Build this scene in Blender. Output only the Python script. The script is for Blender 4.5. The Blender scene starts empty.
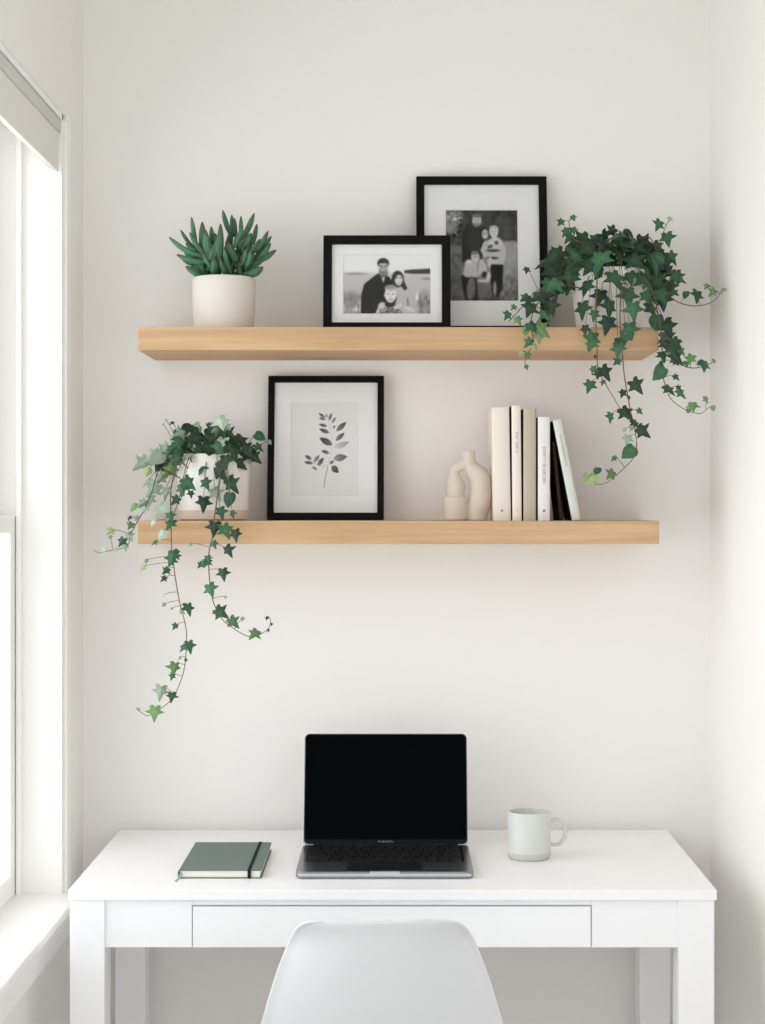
import bpy, bmesh, math, random
import numpy as np
from mathutils import Vector, Matrix, noise
R = math.radians
random.seed(7)
S = bpy.context.scene
COL = S.collection

# ---------------------------------------------------------------- camera, world, exposure
F, CX, CY, CZ = 1660.0, 398.0, 506.0, 1.39
cam = bpy.data.cameras.new('camera'); co = bpy.data.objects.new('camera', cam); COL.objects.link(co)
co.location = (0, 0, CZ); co.rotation_euler = (R(90), 0, 0)
cam.sensor_fit = 'VERTICAL'; cam.sensor_height = 36; cam.lens = F/1024*36
cam.shift_x = (382.5-CX)/1024; cam.shift_y = (CY-512)/1024
cam.clip_start = .05; cam.clip_end = 200
S.camera = co
S.view_settings.view_transform = 'Standard'; S.view_settings.look = 'None'
S.view_settings.gamma = 1; S.view_settings.exposure = 0.0
S.view_settings.use_curve_mapping = False
S.cycles.use_denoising = True
S.cycles.max_bounces = 12; S.cycles.diffuse_bounces = 10; S.cycles.transparent_max_bounces = 24
S.cycles.sample_clamp_indirect = 8

W = bpy.data.worlds.new('overcast_daylight'); S.world = W; W.use_nodes = True
nt = W.node_tree; nt.nodes.clear()
wo = nt.nodes.new('ShaderNodeOutputWorld'); bg = nt.nodes.new('ShaderNodeBackground')
tc = nt.nodes.new('ShaderNodeTexCoord'); sx = nt.nodes.new('ShaderNodeSeparateXYZ')
mr = nt.nodes.new('ShaderNodeMapRange'); mr.interpolation_type = 'SMOOTHSTEP'
WORLD_WINDOW, WORLD_ROOM = 3.4, 1.36
mr.inputs['From Min'].default_value = -0.1; mr.inputs['From Max'].default_value = -0.75
mr.inputs['To Min'].default_value = WORLD_ROOM; mr.inputs['To Max'].default_value = WORLD_WINDOW
nt.links.new(tc.outputs['Generated'], sx.inputs[0]); nt.links.new(sx.outputs['X'], mr.inputs['Value'])
nt.links.new(mr.outputs[0], bg.inputs['Strength']); bg.inputs['Color'].default_value = (.945, .972, 1, 1)
nt.links.new(bg.outputs[0], wo.inputs[0])

# ---------------------------------------------------------------- helpers
def lin(c):
    c = c/255.0
    return c/12.92 if c <= .04045 else ((c+.055)/1.055)**2.4
def rgb(r, g, b): return (lin(r), lin(g), lin(b), 1)
def P(px, py, D): return Vector(((px-CX)*D/F, D, CZ+(CY-py)*D/F))

def mat(name, col, rough=.6, spec=.3, metal=0, attr=None, bump=0, bscale=60, var=0, vscale=8, coat=0, sub=0, trans=0):
    m = bpy.data.materials.new(name); m.use_nodes = True
    n = m.node_tree; b = n.nodes['Principled BSDF']
    b.inputs['Base Color'].default_value = col
    b.inputs['Roughness'].default_value = rough
    b.inputs['Specular IOR Level'].default_value = spec
    b.inputs['Metallic'].default_value = metal
    b.inputs['Coat Weight'].default_value = coat
    if sub:
        b.inputs['Subsurface Weight'].default_value = sub; b.inputs['Subsurface Scale'].default_value = .01
    t = n.nodes.new('ShaderNodeTexCoord')
    src = None
    if attr:
        a = n.nodes.new('ShaderNodeVertexColor'); a.layer_name = attr; src = a.outputs['Color']
    if var:
        nz = n.nodes.new('ShaderNodeTexNoise'); nz.inputs['Scale'].default_value = vscale; nz.inputs['Detail'].default_value = 4
        n.links.new(t.outputs['Object'], nz.inputs['Vector'])
        h = n.nodes.new('ShaderNodeHueSaturation')
        ma = n.nodes.new('ShaderNodeMapRange'); ma.inputs['To Min'].default_value = 1-var; ma.inputs['To Max'].default_value = 1+var
        n.links.new(nz.outputs['Fac'], ma.inputs['Value']); n.links.new(ma.outputs[0], h.inputs['Value'])
        if src: n.links.new(src, h.inputs['Color'])
        else: h.inputs['Color'].default_value = col
        src = h.outputs[0]
    if src: n.links.new(src, b.inputs['Base Color'])
    if bump:
        nb = n.nodes.new('ShaderNodeTexNoise'); nb.inputs['Scale'].default_value = bscale; nb.inputs['Detail'].default_value = 6
        bp = n.nodes.new('ShaderNodeBump'); bp.inputs['Strength'].default_value = bump; bp.inputs['Distance'].default_value = .002
        n.links.new(t.outputs['Object'], nb.inputs['Vector']); n.links.new(nb.outputs['Fac'], bp.inputs['Height'])
        n.links.new(bp.outputs[0], b.inputs['Normal'])
    return m

def wood(name, c1, c2, c3):
    m = bpy.data.materials.new(name); m.use_nodes = True
    n = m.node_tree; b = n.nodes['Principled BSDF']; b.inputs['Roughness'].default_value = .55
    b.inputs['Specular IOR Level'].default_value = .25
    t = n.nodes.new('ShaderNodeTexCoord'); mp = n.nodes.new('ShaderNodeMapping'); mp.inputs['Scale'].default_value = (1.4, 22, 30)
    n.links.new(t.outputs['Object'], mp.inputs[0])
    nz = n.nodes.new('ShaderNodeTexNoise'); nz.inputs['Scale'].default_value = 2.2; nz.inputs['Detail'].default_value = 8; nz.inputs['Distortion'].default_value = .6
    n.links.new(mp.outputs[0], nz.inputs['Vector'])
    cr = n.nodes.new('ShaderNodeValToRGB'); e = cr.color_ramp
    e.elements[0].position = .3; e.elements[0].color = c1; e.elements[1].position = .72; e.elements[1].color = c3
    k = e.elements.new(.5); k.color = c2
    n.links.new(nz.outputs['Fac'], cr.inputs[0]); n.links.new(cr.outputs[0], b.inputs['Base Color'])
    bp = n.nodes.new('ShaderNodeBump'); bp.inputs['Strength'].default_value = .15; bp.inputs['Distance'].default_value = .001
    n.links.new(nz.outputs['Fac'], bp.inputs['Height']); n.links.new(bp.outputs[0], b.inputs['Normal'])
    return m

def glass_mat(name, gloss=.5):
    m = bpy.data.materials.new(name); m.use_nodes = True
    n = m.node_tree; n.nodes.clear()
    o = n.nodes.new('ShaderNodeOutputMaterial'); mx = n.nodes.new('ShaderNodeMixShader')
    tr = n.nodes.new('ShaderNodeBsdfTransparent'); gl = n.nodes.new('ShaderNodeBsdfGlossy'); gl.inputs['Roughness'].default_value = .03
    fr = n.nodes.new('ShaderNodeFresnel'); fr.inputs['IOR'].default_value = 1.4
    mu = n.nodes.new('ShaderNodeMath'); mu.operation = 'MULTIPLY'; mu.inputs[1].default_value = gloss
    n.links.new(fr.outputs[0], mu.inputs[0]); n.links.new(mu.outputs[0], mx.inputs[0])
    n.links.new(tr.outputs[0], mx.inputs[1]); n.links.new(gl.outputs[0], mx.inputs[2]); n.links.new(mx.outputs[0], o.inputs[0])
    return m

WALL = mat('wall_paint', rgb(238, 236, 233), .9, .1, bump=.05, bscale=140)
TRIM = mat('white_trim_paint', rgb(244, 243, 240), .45, .3)
CEIL = mat('ceiling_paint', rgb(226, 224, 216), .9, .1)
OAKFLOOR = wood('floor_oak', rgb(234, 233, 231), rgb(238, 237, 236), rgb(242, 241, 239))
OAK = wood('shelf_oak', rgb(182, 148, 110), rgb(194, 160, 122), rgb(206, 173, 136))
DESK = mat('desk_lacquer', rgb(245, 245, 247), .35, .35)
BLACK = mat('black_frame_paint', rgb(9, 8, 8), .5, .12)
MATBOARD = mat('mat_board', rgb(236, 236, 236), .9, .05)
PAPER = mat('art_paper', rgb(226, 224, 222), .9, .05)
PRINT = mat('photographic_print', (1, 1, 1, 1), .7, .1, attr='tone')
GLASS = glass_mat('picture_glass', .35)
PANE = glass_mat('window_glass', .3)
BACKB = mat('backing_board', rgb(90, 80, 70), .8)
BLIND = mat('blind_fabric', rgb(228, 226, 221), .9, .05, bump=.2, bscale=600)
BLINDRAIL = mat('blind_rail', rgb(205, 204, 200), .5)
CERAM_BEIGE = mat('matte_beige_ceramic', rgb(216, 211, 201), .8, .15, bump=.06, bscale=120)
CERAM_WHITE = mat('white_glazed_ceramic', rgb(228, 226, 220), .35, .3)
CERAM_RAW = mat('raw_clay', rgb(212, 196, 178), .85, .1, bump=.1, bscale=200)
VASE = mat('sand_stoneware', rgb(206, 194, 180), .85, .1, bump=.12, bscale=260)
MUGM = mat('mug_glaze', rgb(208, 210, 206), .4, .3)
MUGRAW = mat('mug_raw_base', rgb(197, 197, 187), .8, .1)
SOIL = mat('potting_soil', rgb(58, 44, 34), .95, .05, bump=1, bscale=300)
LEAF = mat('ivy_leaf', (1, 1, 1, 1), .4, .4, attr='tone', var=.18, vscale=60)
STEM = mat('ivy_stem', rgb(92, 80, 56), .7)
PETIOLE = mat('ivy_petiole', rgb(84, 96, 62), .7)
SUCC = mat('succulent_leaf', (1, 1, 1, 1), .5, .25, attr='tone')
ALU = mat('space_grey_aluminium', rgb(150, 152, 156), .26, .5, metal=.92)
ALU_L = mat('polished_aluminium_edge', rgb(205, 206, 208), .3, .5, metal=.8)
SCREEN = mat('dark_screen_glass', rgb(2, 5, 6), .25, .02)
BEZEL = mat('screen_bezel', rgb(24, 26, 27), .5, .08)
KEYM = mat('key_black', rgb(26, 26, 29), .4, .35)
KEYWELL = mat('keyboard_well', rgb(9, 9, 10), .7, .08)
LOGO = mat('logo_grey', rgb(150, 150, 150), .6)
NOTEC = mat('notebook_cover', rgb(108, 122, 118), .6, .2, bump=.2, bscale=900)
PAGES = mat('page_block', rgb(240, 236, 226), .9, .05)
ELASTIC = mat('elastic_band', rgb(30, 34, 36), .8, .1)
RIBBON = mat('ribbon_grey', rgb(165, 165, 165), .7)
CHAIRM = mat('chair_plastic', rgb(212, 213, 215), .5, .3)
BEECH = wood('chair_beech', rgb(196, 158, 112), rgb(206, 170, 124), rgb(214, 180, 136))
WIRE = mat('black_wire', rgb(25, 25, 25), .4, metal=.6)
INK = mat('spine_ink', rgb(188, 182, 174), .8)
DOT = mat('emblem_ink', rgb(140, 138, 140), .8)

def label(o, lab=None, cat=None, group=None, kind=None):
    if lab: o['label'] = lab
    if cat: o['category'] = cat
    if group: o['group'] = group
    if kind: o['kind'] = kind
    return o
def thing(name, loc, lab, cat, group=None):
    o = bpy.data.objects.new(name, None); COL.objects.link(o); o.location = loc
    o.empty_display_size = .05
    return label(o, lab, cat, group)
def base_of(p):
    v = Vector((0, 0, 0))
    while p: v += p.location; p = p.parent
    return v
def obj(name, bm, m, parent=None, smooth=False, at=None):
    """bm holds WORLD coordinates; at = origin of a top-level object"""
    me = bpy.data.meshes.new(name)
    bmesh.ops.recalc_face_normals(bm, faces=bm.faces) if not getattr(bm, 'keepn', False) else None
    o = bpy.data.objects.new(name, me)
    if parent: o.parent = parent; off = base_of(parent)
    else: off = Vector(at) if at is not None else Vector((0, 0, 0)); o.location = off
    bmesh.ops.translate(bm, verts=bm.verts, vec=-off)
    for f in bm.faces: f.smooth = smooth
    bm.to_mesh(me); bm.free()
    for k in (m if isinstance(m, (list, tuple)) else [m]): me.materials.append(k)
    if smooth:
        me.set_sharp_from_angle(angle=R(40))
    COL.objects.link(o)
    return o
def BM(): return bmesh.new()
def box(bm, x0, x1, y0, y1, z0, z1, bev=0, seg=2, mi=0):
    r = bmesh.ops.create_cube(bm, size=1)
    vs = r['verts']
    for v in vs:
        v.co = Vector((x0 if v.co.x < 0 else x1, y0 if v.co.y < 0 else y1, z0 if v.co.z < 0 else z1))
    fs = set(f for v in vs for f in v.link_faces)
    for f in fs: f.material_index = mi
    if bev:
        es = list(set(e for v in vs for e in v.link_edges))
        g = bmesh.ops.bevel(bm, geom=es, offset=bev, segments=seg, affect='EDGES', profile=.5)
        for f in g['faces']: f.material_index = mi
    return bm
def tube(bm, pts, rad, n=8, cap=True, mi=0):
    pts = [Vector(p) for p in pts]; rs = rad if isinstance(rad, (list, tuple)) else [rad]*len(pts)
    rings = []; up = Vector((0.13, .31, .94)).normalized(); prev = None
    for i, p in enumerate(pts):
        t = (pts[min(i+1, len(pts)-1)]-pts[max(i-1, 0)])
        t = t.normalized() if t.length > 1e-9 else Vector((0, 0, 1))
        if prev is None:
            a = t.cross(up)
            if a.length < 1e-3: a = t.cross(Vector((1, 0, 0)))
        else: a = prev-t*prev.dot(t)
        a.normalize(); prev = a; b = t.cross(a)
        rings.append([bm.verts.new(p+(a*math.cos(q)+b*math.sin(q))*rs[i]) for q in [2*math.pi*k/n for k in range(n)]])
    for i in range(len(rings)-1):
        for k in range(n):
            f = bm.faces.new((rings[i][k], rings[i][(k+1) % n], rings[i+1][(k+1) % n], rings[i+1][k])); f.material_index = mi
    if cap:
        bm.faces.new(rings[0][::-1]).material_index = mi; bm.faces.new(rings[-1]).material_index = mi
    return rings
def spline(pts, k=6):
    pts = [Vector(p) for p in pts]; out = []
    q = [pts[0]*2-pts[1]]+pts+[pts[-1]*2-pts[-2]]
    for i in range(1, len(q)-2):
        for j in range(k):
            t = j/k
            out.append(.5*((2*q[i])+(q[i+1]-q[i-1])*t+(2*q[i-1]-5*q[i]+4*q[i+1]-q[i+2])*t*t+(-q[i-1]+3*q[i]-3*q[i+1]+q[i+2])*t**3))
    out.append(pts[-1]); return out
def lathe(bm, prof, c, n=48, mi=None):
    """prof: list of (r, z) from outside bottom round to inside; c = world centre"""
    c = Vector(c); rings = []
    for r, z in prof:
        if r < 1e-6: rings.append([bm.verts.new(c+Vector((0, 0, z)))])
        else: rings.append([bm.verts.new(c+Vector((r*math.cos(2*math.pi*k/n), r*math.sin(2*math.pi*k/n), z))) for k in range(n)])
    for i in range(len(rings)-1):
        a, b = rings[i], rings[i+1]
        for k in range(n):
            k2 = (k+1) % n
            if len(a) == 1: f = bm.faces.new((a[0], b[k2], b[k]))
            elif len(b) == 1: f = bm.faces.new((a[k], a[k2], b[0]))
            else: f = bm.faces.new((a[k], a[k2], b[k2], b[k]))
            if mi: f.material_index = mi[i]
    return bm
def prism(bm, poly, y0, y1, mi=0):
    """poly: (x, z) list, extruded y0..y1"""
    a = [bm.verts.new((x, y0, z)) for x, z in poly]; b = [bm.verts.new((x, y1, z)) for x, z in poly]
    bm.faces.new(a); bm.faces.new(b[::-1]); n = len(a)
    for k in range(n): bm.faces.new((a[k], b[k], b[(k+1) % n], a[(k+1) % n]))
    for f in bm.faces: f.material_index = mi

# ---------------------------------------------------------------- the room
YB = 3.34; XL = -.634; XR = .628; ZC = 2.8
WY0, WY1, WZ0, WZ1 = 1.55, 3.16, .652, 2.134      # window opening in the left wall
def struct(name, bm, m): return label(obj(name, bm, m), kind='structure')
b = BM(); box(b, XL-.4, 3.2, -.6, YB+.15, -.1, 0); struct('floor', b, OAKFLOOR)
b = BM(); box(b, XL-.17, 3.2, -.6, YB+.15, ZC, ZC+.1); struct('ceiling', b, CEIL)
b = BM(); box(b, XL-.17, XR+.12, YB, YB+.15, 0, ZC); struct('wall_back', b, WALL)
b = BM(); box(b, XR, XR+.12, 1.75, YB, 0, ZC, 0); struct('wall_right', b, WALL)
b = BM()
box(b, XL-.17, XL, -.6, YB, 0, WZ0); box(b, XL-.17, XL, -.6, YB, WZ1, ZC)
box(b, XL-.17, XL, WY1, YB, WZ0, WZ1); box(b, XL-.17, XL, -.6, WY0, WZ0, WZ1)
struct('wall_left', b, WALL)
def skirt(name, x0, x1, y0, y1):
    b = BM(); box(b, x0, x1, y0, y1, 0, .1, .004); struct(name, b, TRIM)
skirt('baseboard_back', XL+.014, XR-.014, YB-.014, YB)
skirt('baseboard_left', XL, XL+.014, -.6, YB)
skirt('baseboard_right', XR-.014, XR, 1.75, YB)

# window: jamb liner, sill, two sashes
win = label(bpy.data.objects.new('window_1', None), kind='structure'); COL.objects.link(win); win.location = (XL, (WY0+WY1)/2, WZ0)
b = BM()
t = .012
box(b, XL-.165, XL-.003, WY1-t, WY1, WZ0, WZ1, .001); box(b, XL-.165, XL-.003, WY0, WY0+t, WZ0, WZ1, .001)
box(b, XL-.165, XL-.003, WY0, WY1, WZ1-t, WZ1, .001)
obj('jamb_liner', b, TRIM, win)
b = BM()                                                           # rounded corner bead round the opening
box(b, XL-.002, XL+.004, WY1, WY1+.035, WZ0, WZ1+.0, .002); box(b, XL-.002, XL+.004, WY0-.035, WY0, WZ0, WZ1, .002)
obj('corner_bead', b, TRIM, win)
b = BM(); box(b, XL-.165, XL+.03, WY0-.05, WY1+.05, WZ0-.014, WZ0+.003, .003)
obj('window_sill', b, TRIM, win)
b = BM(); box(b, XL, XL+.014, WY0-.03, WY1+.04, WZ0-.075, WZ0-.014, .003)
obj('sill_apron', b, TRIM, win)
b = BM()
for y0, y1 in ((WY1-t-.012, WY1-t), (WY0+t, WY0+t+.012)): box(b, XL-.088, XL-.078, y0, y1, WZ0+.003, WZ1-t, .001)
obj('stop_bead', b, TRIM, win)
def sash(name, xf, z0, z1, br, tr):
    b = BM(); y0, y1 = WY0+t, WY1-t; s = .045; d = .032
    box(b, xf-d, xf, y1-s, y1, z0, z1, .002); box(b, xf-d, xf, y0, y0+s, z0, z1, .002)
    box(b, xf-d, xf, y0+s, y1-s, z0, z0+br, .002); box(b, xf-d, xf, y0+s, y1-s, z1-tr, z1, .002)
    o = obj(name, b, TRIM, win)
    b = BM(); box(b, xf-.018, xf-.014, y0+s, y1-s, z0+br, z1-tr); obj('window_pane', b, PANE, o)
    return o
ls = sash('lower_sash', XL-.09, WZ0+.003, 1.372, .042, .032)
sash('upper_sash', XL-.124, 1.338, WZ1-t, .032, .045)
b = BM(); box(b, XL-.092, XL-.07, 2.33, 2.39, 1.372, 1.384, .002); obj('sash_lock', b, TRIM, ls)

bl = thing('window_blind', (XL-.04, (WY0+WY1)/2, WZ1-t), 'pale grey raised fabric blind across the top of the left window', 'blind')
b = BM(); box(b, XL-.052, XL-.004, WY0+t+.003, WY1-t-.002, WZ1-t-.026, WZ1-t-.003, .002); obj('headrail', b, BLINDRAIL, bl)
b = BM(); y = WY0+t+.01
for k, dx in enumerate((0, .007, .014)):
    box(b, XL-.013-dx, XL-.008-dx, y, WY1-t-.008, WZ1-t-.1+.004*k, WZ1-t-.026, .001)
obj('folded_fabric', b, BLIND, bl)

# ---------------------------------------------------------------- shelves
SX0, SX1, SY0 = -.489, .4906, 3.12
def shelf(z0, z1, lab):
    b = BM(); box(b, SX0, SX1, SY0, YB-.0005, z0, z1, .0012)
    return label(obj('floating_shelf', b, OAK, at=(0, 3.23, z0)), lab, 'shelf', 'floating oak shelves')
ZU, ZL = 1.7265, 1.362
shelf(ZU-.0435, ZU, 'upper light oak floating shelf holding the succulent and two family photos')
shelf(ZL-.0435, ZL, 'lower light oak floating shelf holding the botanical print, vase and books')

# ---------------------------------------------------------------- desk
DT = .7424
dk = thing('writing_desk', (0, 3.05, 0), 'white lacquered desk with one wide drawer under the shelves', 'desk')
b = BM(); box(b, -.5565, .538, 2.80, 3.318, DT-.018, DT, .0015); obj('tabletop', b, DESK, dk)
for x0, x1 in ((-.5548, -.4958), (.4739, .5346)):
    for y0, y1 in ((2.805, 2.864), (3.256, 3.315)):
        b = BM(); box(b, x0, x1, y0, y1, 0, DT-.018, .0012); obj('leg', b, DESK, dk)
AZ0, AZ1 = CZ-441.5*2.81/F, DT-.018
DX0, DX1 = (192.5-CX)*2.81/F, (591-CX)*2.81/F
b = BM(); box(b, -.4958, DX0-.0012, 2.810, 2.828, AZ0, AZ1, .0008); obj('front_panel', b, DESK, dk)
b = BM(); box(b, DX1+.0012, .4739, 2.810, 2.828, AZ0, AZ1, .0008); obj('front_panel', b, DESK, dk)
b = BM(); box(b, DX0-.0012, DX1+.0012, 2.812, 2.828, AZ1-.0105, AZ1, .0005); obj('drawer_rail', b, DESK, dk)
b = BM(); box(b, DX0+.0006, DX1-.0006, 2.8085, 2.826, AZ0+.0005, AZ1-.0125, .0008)
box(b, DX0+.01, DX1-.01, 2.826, 3.15, AZ0+.004, AZ0+.01); box(b, DX0+.01, DX0+.02, 2.826, 3.15, AZ0+.01, AZ1-.016)
box(b, DX1-.02, DX1-.01, 2.826, 3.15, AZ0+.01, AZ1-.016); box(b, DX0+.01, DX1-.01, 3.14, 3.15, AZ0+.01, AZ1-.016)
obj('drawer', b, DESK, dk)
for x0, x1 in ((-.55, -.535), (.515, .53)):
    b = BM(); box(b, x0, x1, 2.864, 3.256, AZ0, AZ1); obj('side_panel', b, DESK, dk)
b = BM(); box(b, -.4958, .4739, 3.295, 3.31, AZ0, AZ1); obj('back_panel', b, DESK, dk)

# ---------------------------------------------------------------- shell chair
cx = -.0234
ch = thing('shell_chair', (cx, 2.6, 0), 'white moulded plastic shell chair pushed under the desk', 'chair')
prof = [(2.338, .8038, .070), (2.3385, .8030, .088), (2.339, .8008, .106), (2.341, .7950, .1165), (2.344, .789, .121), (2.347, .781, .1265),
        (2.352, .763, .1345), (2.358, .740, .1435), (2.366, .7115, .1545), (2.382, .656, .1715), (2.398, .60, .186), (2.416, .55, .200),
        (2.445, .50, .214), (2.49, .463, .224), (2.55, .445, .230), (2.63, .438, .232), (2.71, .441, .229), (2.78, .449, .217),
        (2.815, .451, .195), (2.835, .447, .165), (2.845, .441, .12)]
b = BM(); NU = 28; rows = []
for i, (y, z, hw) in enumerate(prof):
    row = []
    tb = min(1, max(0, (z-.44)/.10)) if y < 2.56 else 0            # 1 on the backrest, 0 on the seat
    for k in range(NU+1):
        u = -1+2*k/NU
        fw = .055*abs(u)**2.2*tb*min(1, (.8045-z)/.05+.25)
        up = (.045*abs(u)**2.4)*(1-tb)
        lip = max(0, abs(u)-.93)/.07
        yy = y+fw-.006*lip*tb; zz = z+up-.005*lip*(1-tb)
        row.append(b.verts.new((cx+u*hw, yy, zz)))
    rows.append(row)
for i in range(len(rows)-1):
    for k in range(NU): b.faces.new((rows[i][k], rows[i][k+1], rows[i+1][k+1], rows[i+1][k]))
sh = obj('seat_shell', b, CHAIRM, ch, smooth=True)
md = sh.modifiers.new('thick', 'SOLIDIFY'); md.thickness = .005; md.offset = 0
md = sh.modifiers.new('sub', 'SUBSURF'); md.levels = 1; md.render_levels = 2
for sxx in (-1, 1):
    for top, foot in (((.10, 2.55, .436), (.215, 2.44, 0)), ((.10, 2.72, .43), (.215, 2.86, 0))):
        b = BM(); tube(b, [(cx+sxx*top[0], top[1], top[2]), (cx+sxx*foot[0], foot[1], foot[2])], [.014, .0095], 16); obj('leg', b, BEECH, ch, True)
b = BM()
def lerp(a, c, t): return Vector(a)*(1-t)+Vector(c)*t
A = {}
for sxx in (-1, 1):
    A[sxx, 0] = ((cx+sxx*.10, 2.55, .436), (cx+sxx*.215, 2.44, 0)); A[sxx, 1] = ((cx+sxx*.10, 2.72, .43), (cx+sxx*.215, 2.86, 0))
for a, c in (((-1, 0), (1, 1)), ((1, 0), (-1, 1)), ((-1, 0), (-1, 1)), ((1, 0), (1, 1)), ((-1, 0), (1, 0)), ((-1, 1), (1, 1))):
    tube(b, [lerp(*A[a], .18), lerp(*A[c], .55)], .003, 8); tube(b, [lerp(*A[a], .55), lerp(*A[c], .18)], .003, 8)
obj('wire_brace', b, WIRE, ch, True)

# ---------------------------------------------------------------- painted prints (real flat artwork)
class Canvas:
    """soft raster in the artwork's own units; x right, y down"""
    def __init__(s, x0, x1, y0, y1, nx, ny, v):
        s.x0, s.x1, s.y0, s.y1 = x0, x1, y0, y1
        s.X, s.Y = np.meshgrid(np.linspace(x0, x1, nx), np.linspace(y0, y1, ny)); s.A = np.full((ny, nx), float(v)); s.nx, s.ny = nx, ny
        s.rng = np.random.default_rng(3)
    def blend(s, m, v): m = np.clip(m, 0, 1); s.A = s.A*(1-m)+v*m
    def ell(s, cx, cy, rx, ry, v, rot=0, soft=.18, op=1):
        c, q = math.cos(R(rot)), math.sin(R(rot)); dx, dy = s.X-cx, s.Y-cy
        u, w = dx*c+dy*q, -dx*q+dy*c
        s.blend(op*(1-(np.sqrt((u/rx)**2+(w/ry)**2)-1+soft/2)/soft), v)
    def poly(s, pts, v, soft=6, op=1):
        inside = np.zeros(s.A.shape, bool); dist = np.full(s.A.shape, 1e9); n = len(pts)
        for i in range(n):
            (ax, ay), (bx, by) = pts[i], pts[(i+1) % n]
            if ay != by:
                cond = ((ay > s.Y) != (by > s.Y)) & (s.X < (bx-ax)*(s.Y-ay)/(by-ay)+ax); inside ^= cond
            L = (bx-ax)**2+(by-ay)**2+1e-9
            t = np.clip(((s.X-ax)*(bx-ax)+(s.Y-ay)*(by-ay))/L, 0, 1)
            dist = np.minimum(dist, np.hypot(s.X-ax-t*(bx-ax), s.Y-ay-t*(by-ay)))
        s.blend(op*(.5+np.where(inside, dist, -dist)/soft), v)
    def leaf(s, tip, base, w, v, v2=None, op=1):
        tx, ty = tip; bx, by = base; L = math.hypot(tx-bx, ty-by); ux, uy = (tx-bx)/L, (ty-by)/L
        a = ((s.X-bx)*ux+(s.Y-by)*uy)/L; d = np.abs(-(s.X-bx)*uy+(s.Y-by)*ux)
        hw = w*np.clip(np.sin(np.pi*np.clip(a, 0, 1)**.85), 0, 1)
        m = np.clip(.5+(hw-d)/5, 0, 1)*((a > 0) & (a < 1))*op
        val = v+((v2 if v2 is not None else v+.18)-v)*np.clip(1-a, 0, 1)
        s.A = s.A*(1-m)+val*m
    def line(s, pts, w, v, op=1):
        for (ax, ay), (bx, by) in zip(pts[:-1], pts[1:]):
            L = (bx-ax)**2+(by-ay)**2; t = np.clip(((s.X-ax)*(bx-ax)+(s.Y-ay)*(by-ay))/L, 0, 1)
            d = np.hypot(s.X-ax-t*(bx-ax), s.Y-ay-t*(by-ay)); s.blend(op*(.5+(w-d)/4), v)
    def grain(s, amp, x0, x1, y0, y1, sx, sy, soft=20):
        n = s.rng.normal(0, 1, (int((s.y1-s.y0)/sy)+3, int((s.x1-s.x0)/sx)+3))
        fx = (s.X-s.x0)/sx; fy = (s.Y-s.y0)/sy; ix, iy = fx.astype(int), fy.astype(int); gx, gy = fx-ix, fy-iy
        v = (n[iy, ix]*(1-gx)+n[iy, ix+1]*gx)*(1-gy)+(n[iy+1, ix]*(1-gx)+n[iy+1, ix+1]*gx)*gy
        m = np.clip(np.minimum.reduce([s.X-x0, x1-s.X, s.Y-y0, y1-s.Y])/soft+.5, 0, 1); s.A += v*amp*m
    def blur(s, n=1):
        for _ in range(n):
            p = np.pad(s.A, 1, mode='edge')
            s.A = (p[:-2, 1:-1]+p[2:, 1:-1]+p[1:-1, :-2]+p[1:-1, 2:]+2*p[1:-1, 1:-1])/6
        return s
    def mesh(s, name, X0, X1, Y, Z0, Z1, parent, tint=(1, 1, .99)):
        nx, ny = s.nx, s.ny; me = bpy.data.meshes.new(name)
        xs, zs = np.linspace(X0, X1, nx), np.linspace(Z1, Z0, ny); off = base_of(parent)
        co = np.zeros((ny, nx, 3)); co[..., 0] = xs[None]-off.x; co[..., 1] = Y-off.y; co[..., 2] = zs[:, None]-off.z
        idx = np.arange(nx*ny).reshape(ny, nx)
        q = np.stack([idx[1:, :-1], idx[1:, 1:], idx[:-1, 1:], idx[:-1, :-1]], -1).reshape(-1, 4)
        me.from_pydata(co.reshape(-1, 3).tolist(), [], q.tolist())
        a = np.clip(s.A, .02, 1); l = np.where(a <= .04045, a/12.92, ((a+.055)/1.055)**2.4)
        at = me.color_attributes.new('tone', 'FLOAT_COLOR', 'POINT'); c = np.ones((ny*nx, 4)); c[:, :3] = l.reshape(-1, 1)*np.array(tint)
        at.data.foreach_set('color', c.ravel()); me.materials.append(PRINT)
        o = bpy.data.objects.new(name, me); o.parent = parent; COL.objects.link(o); return o

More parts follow.
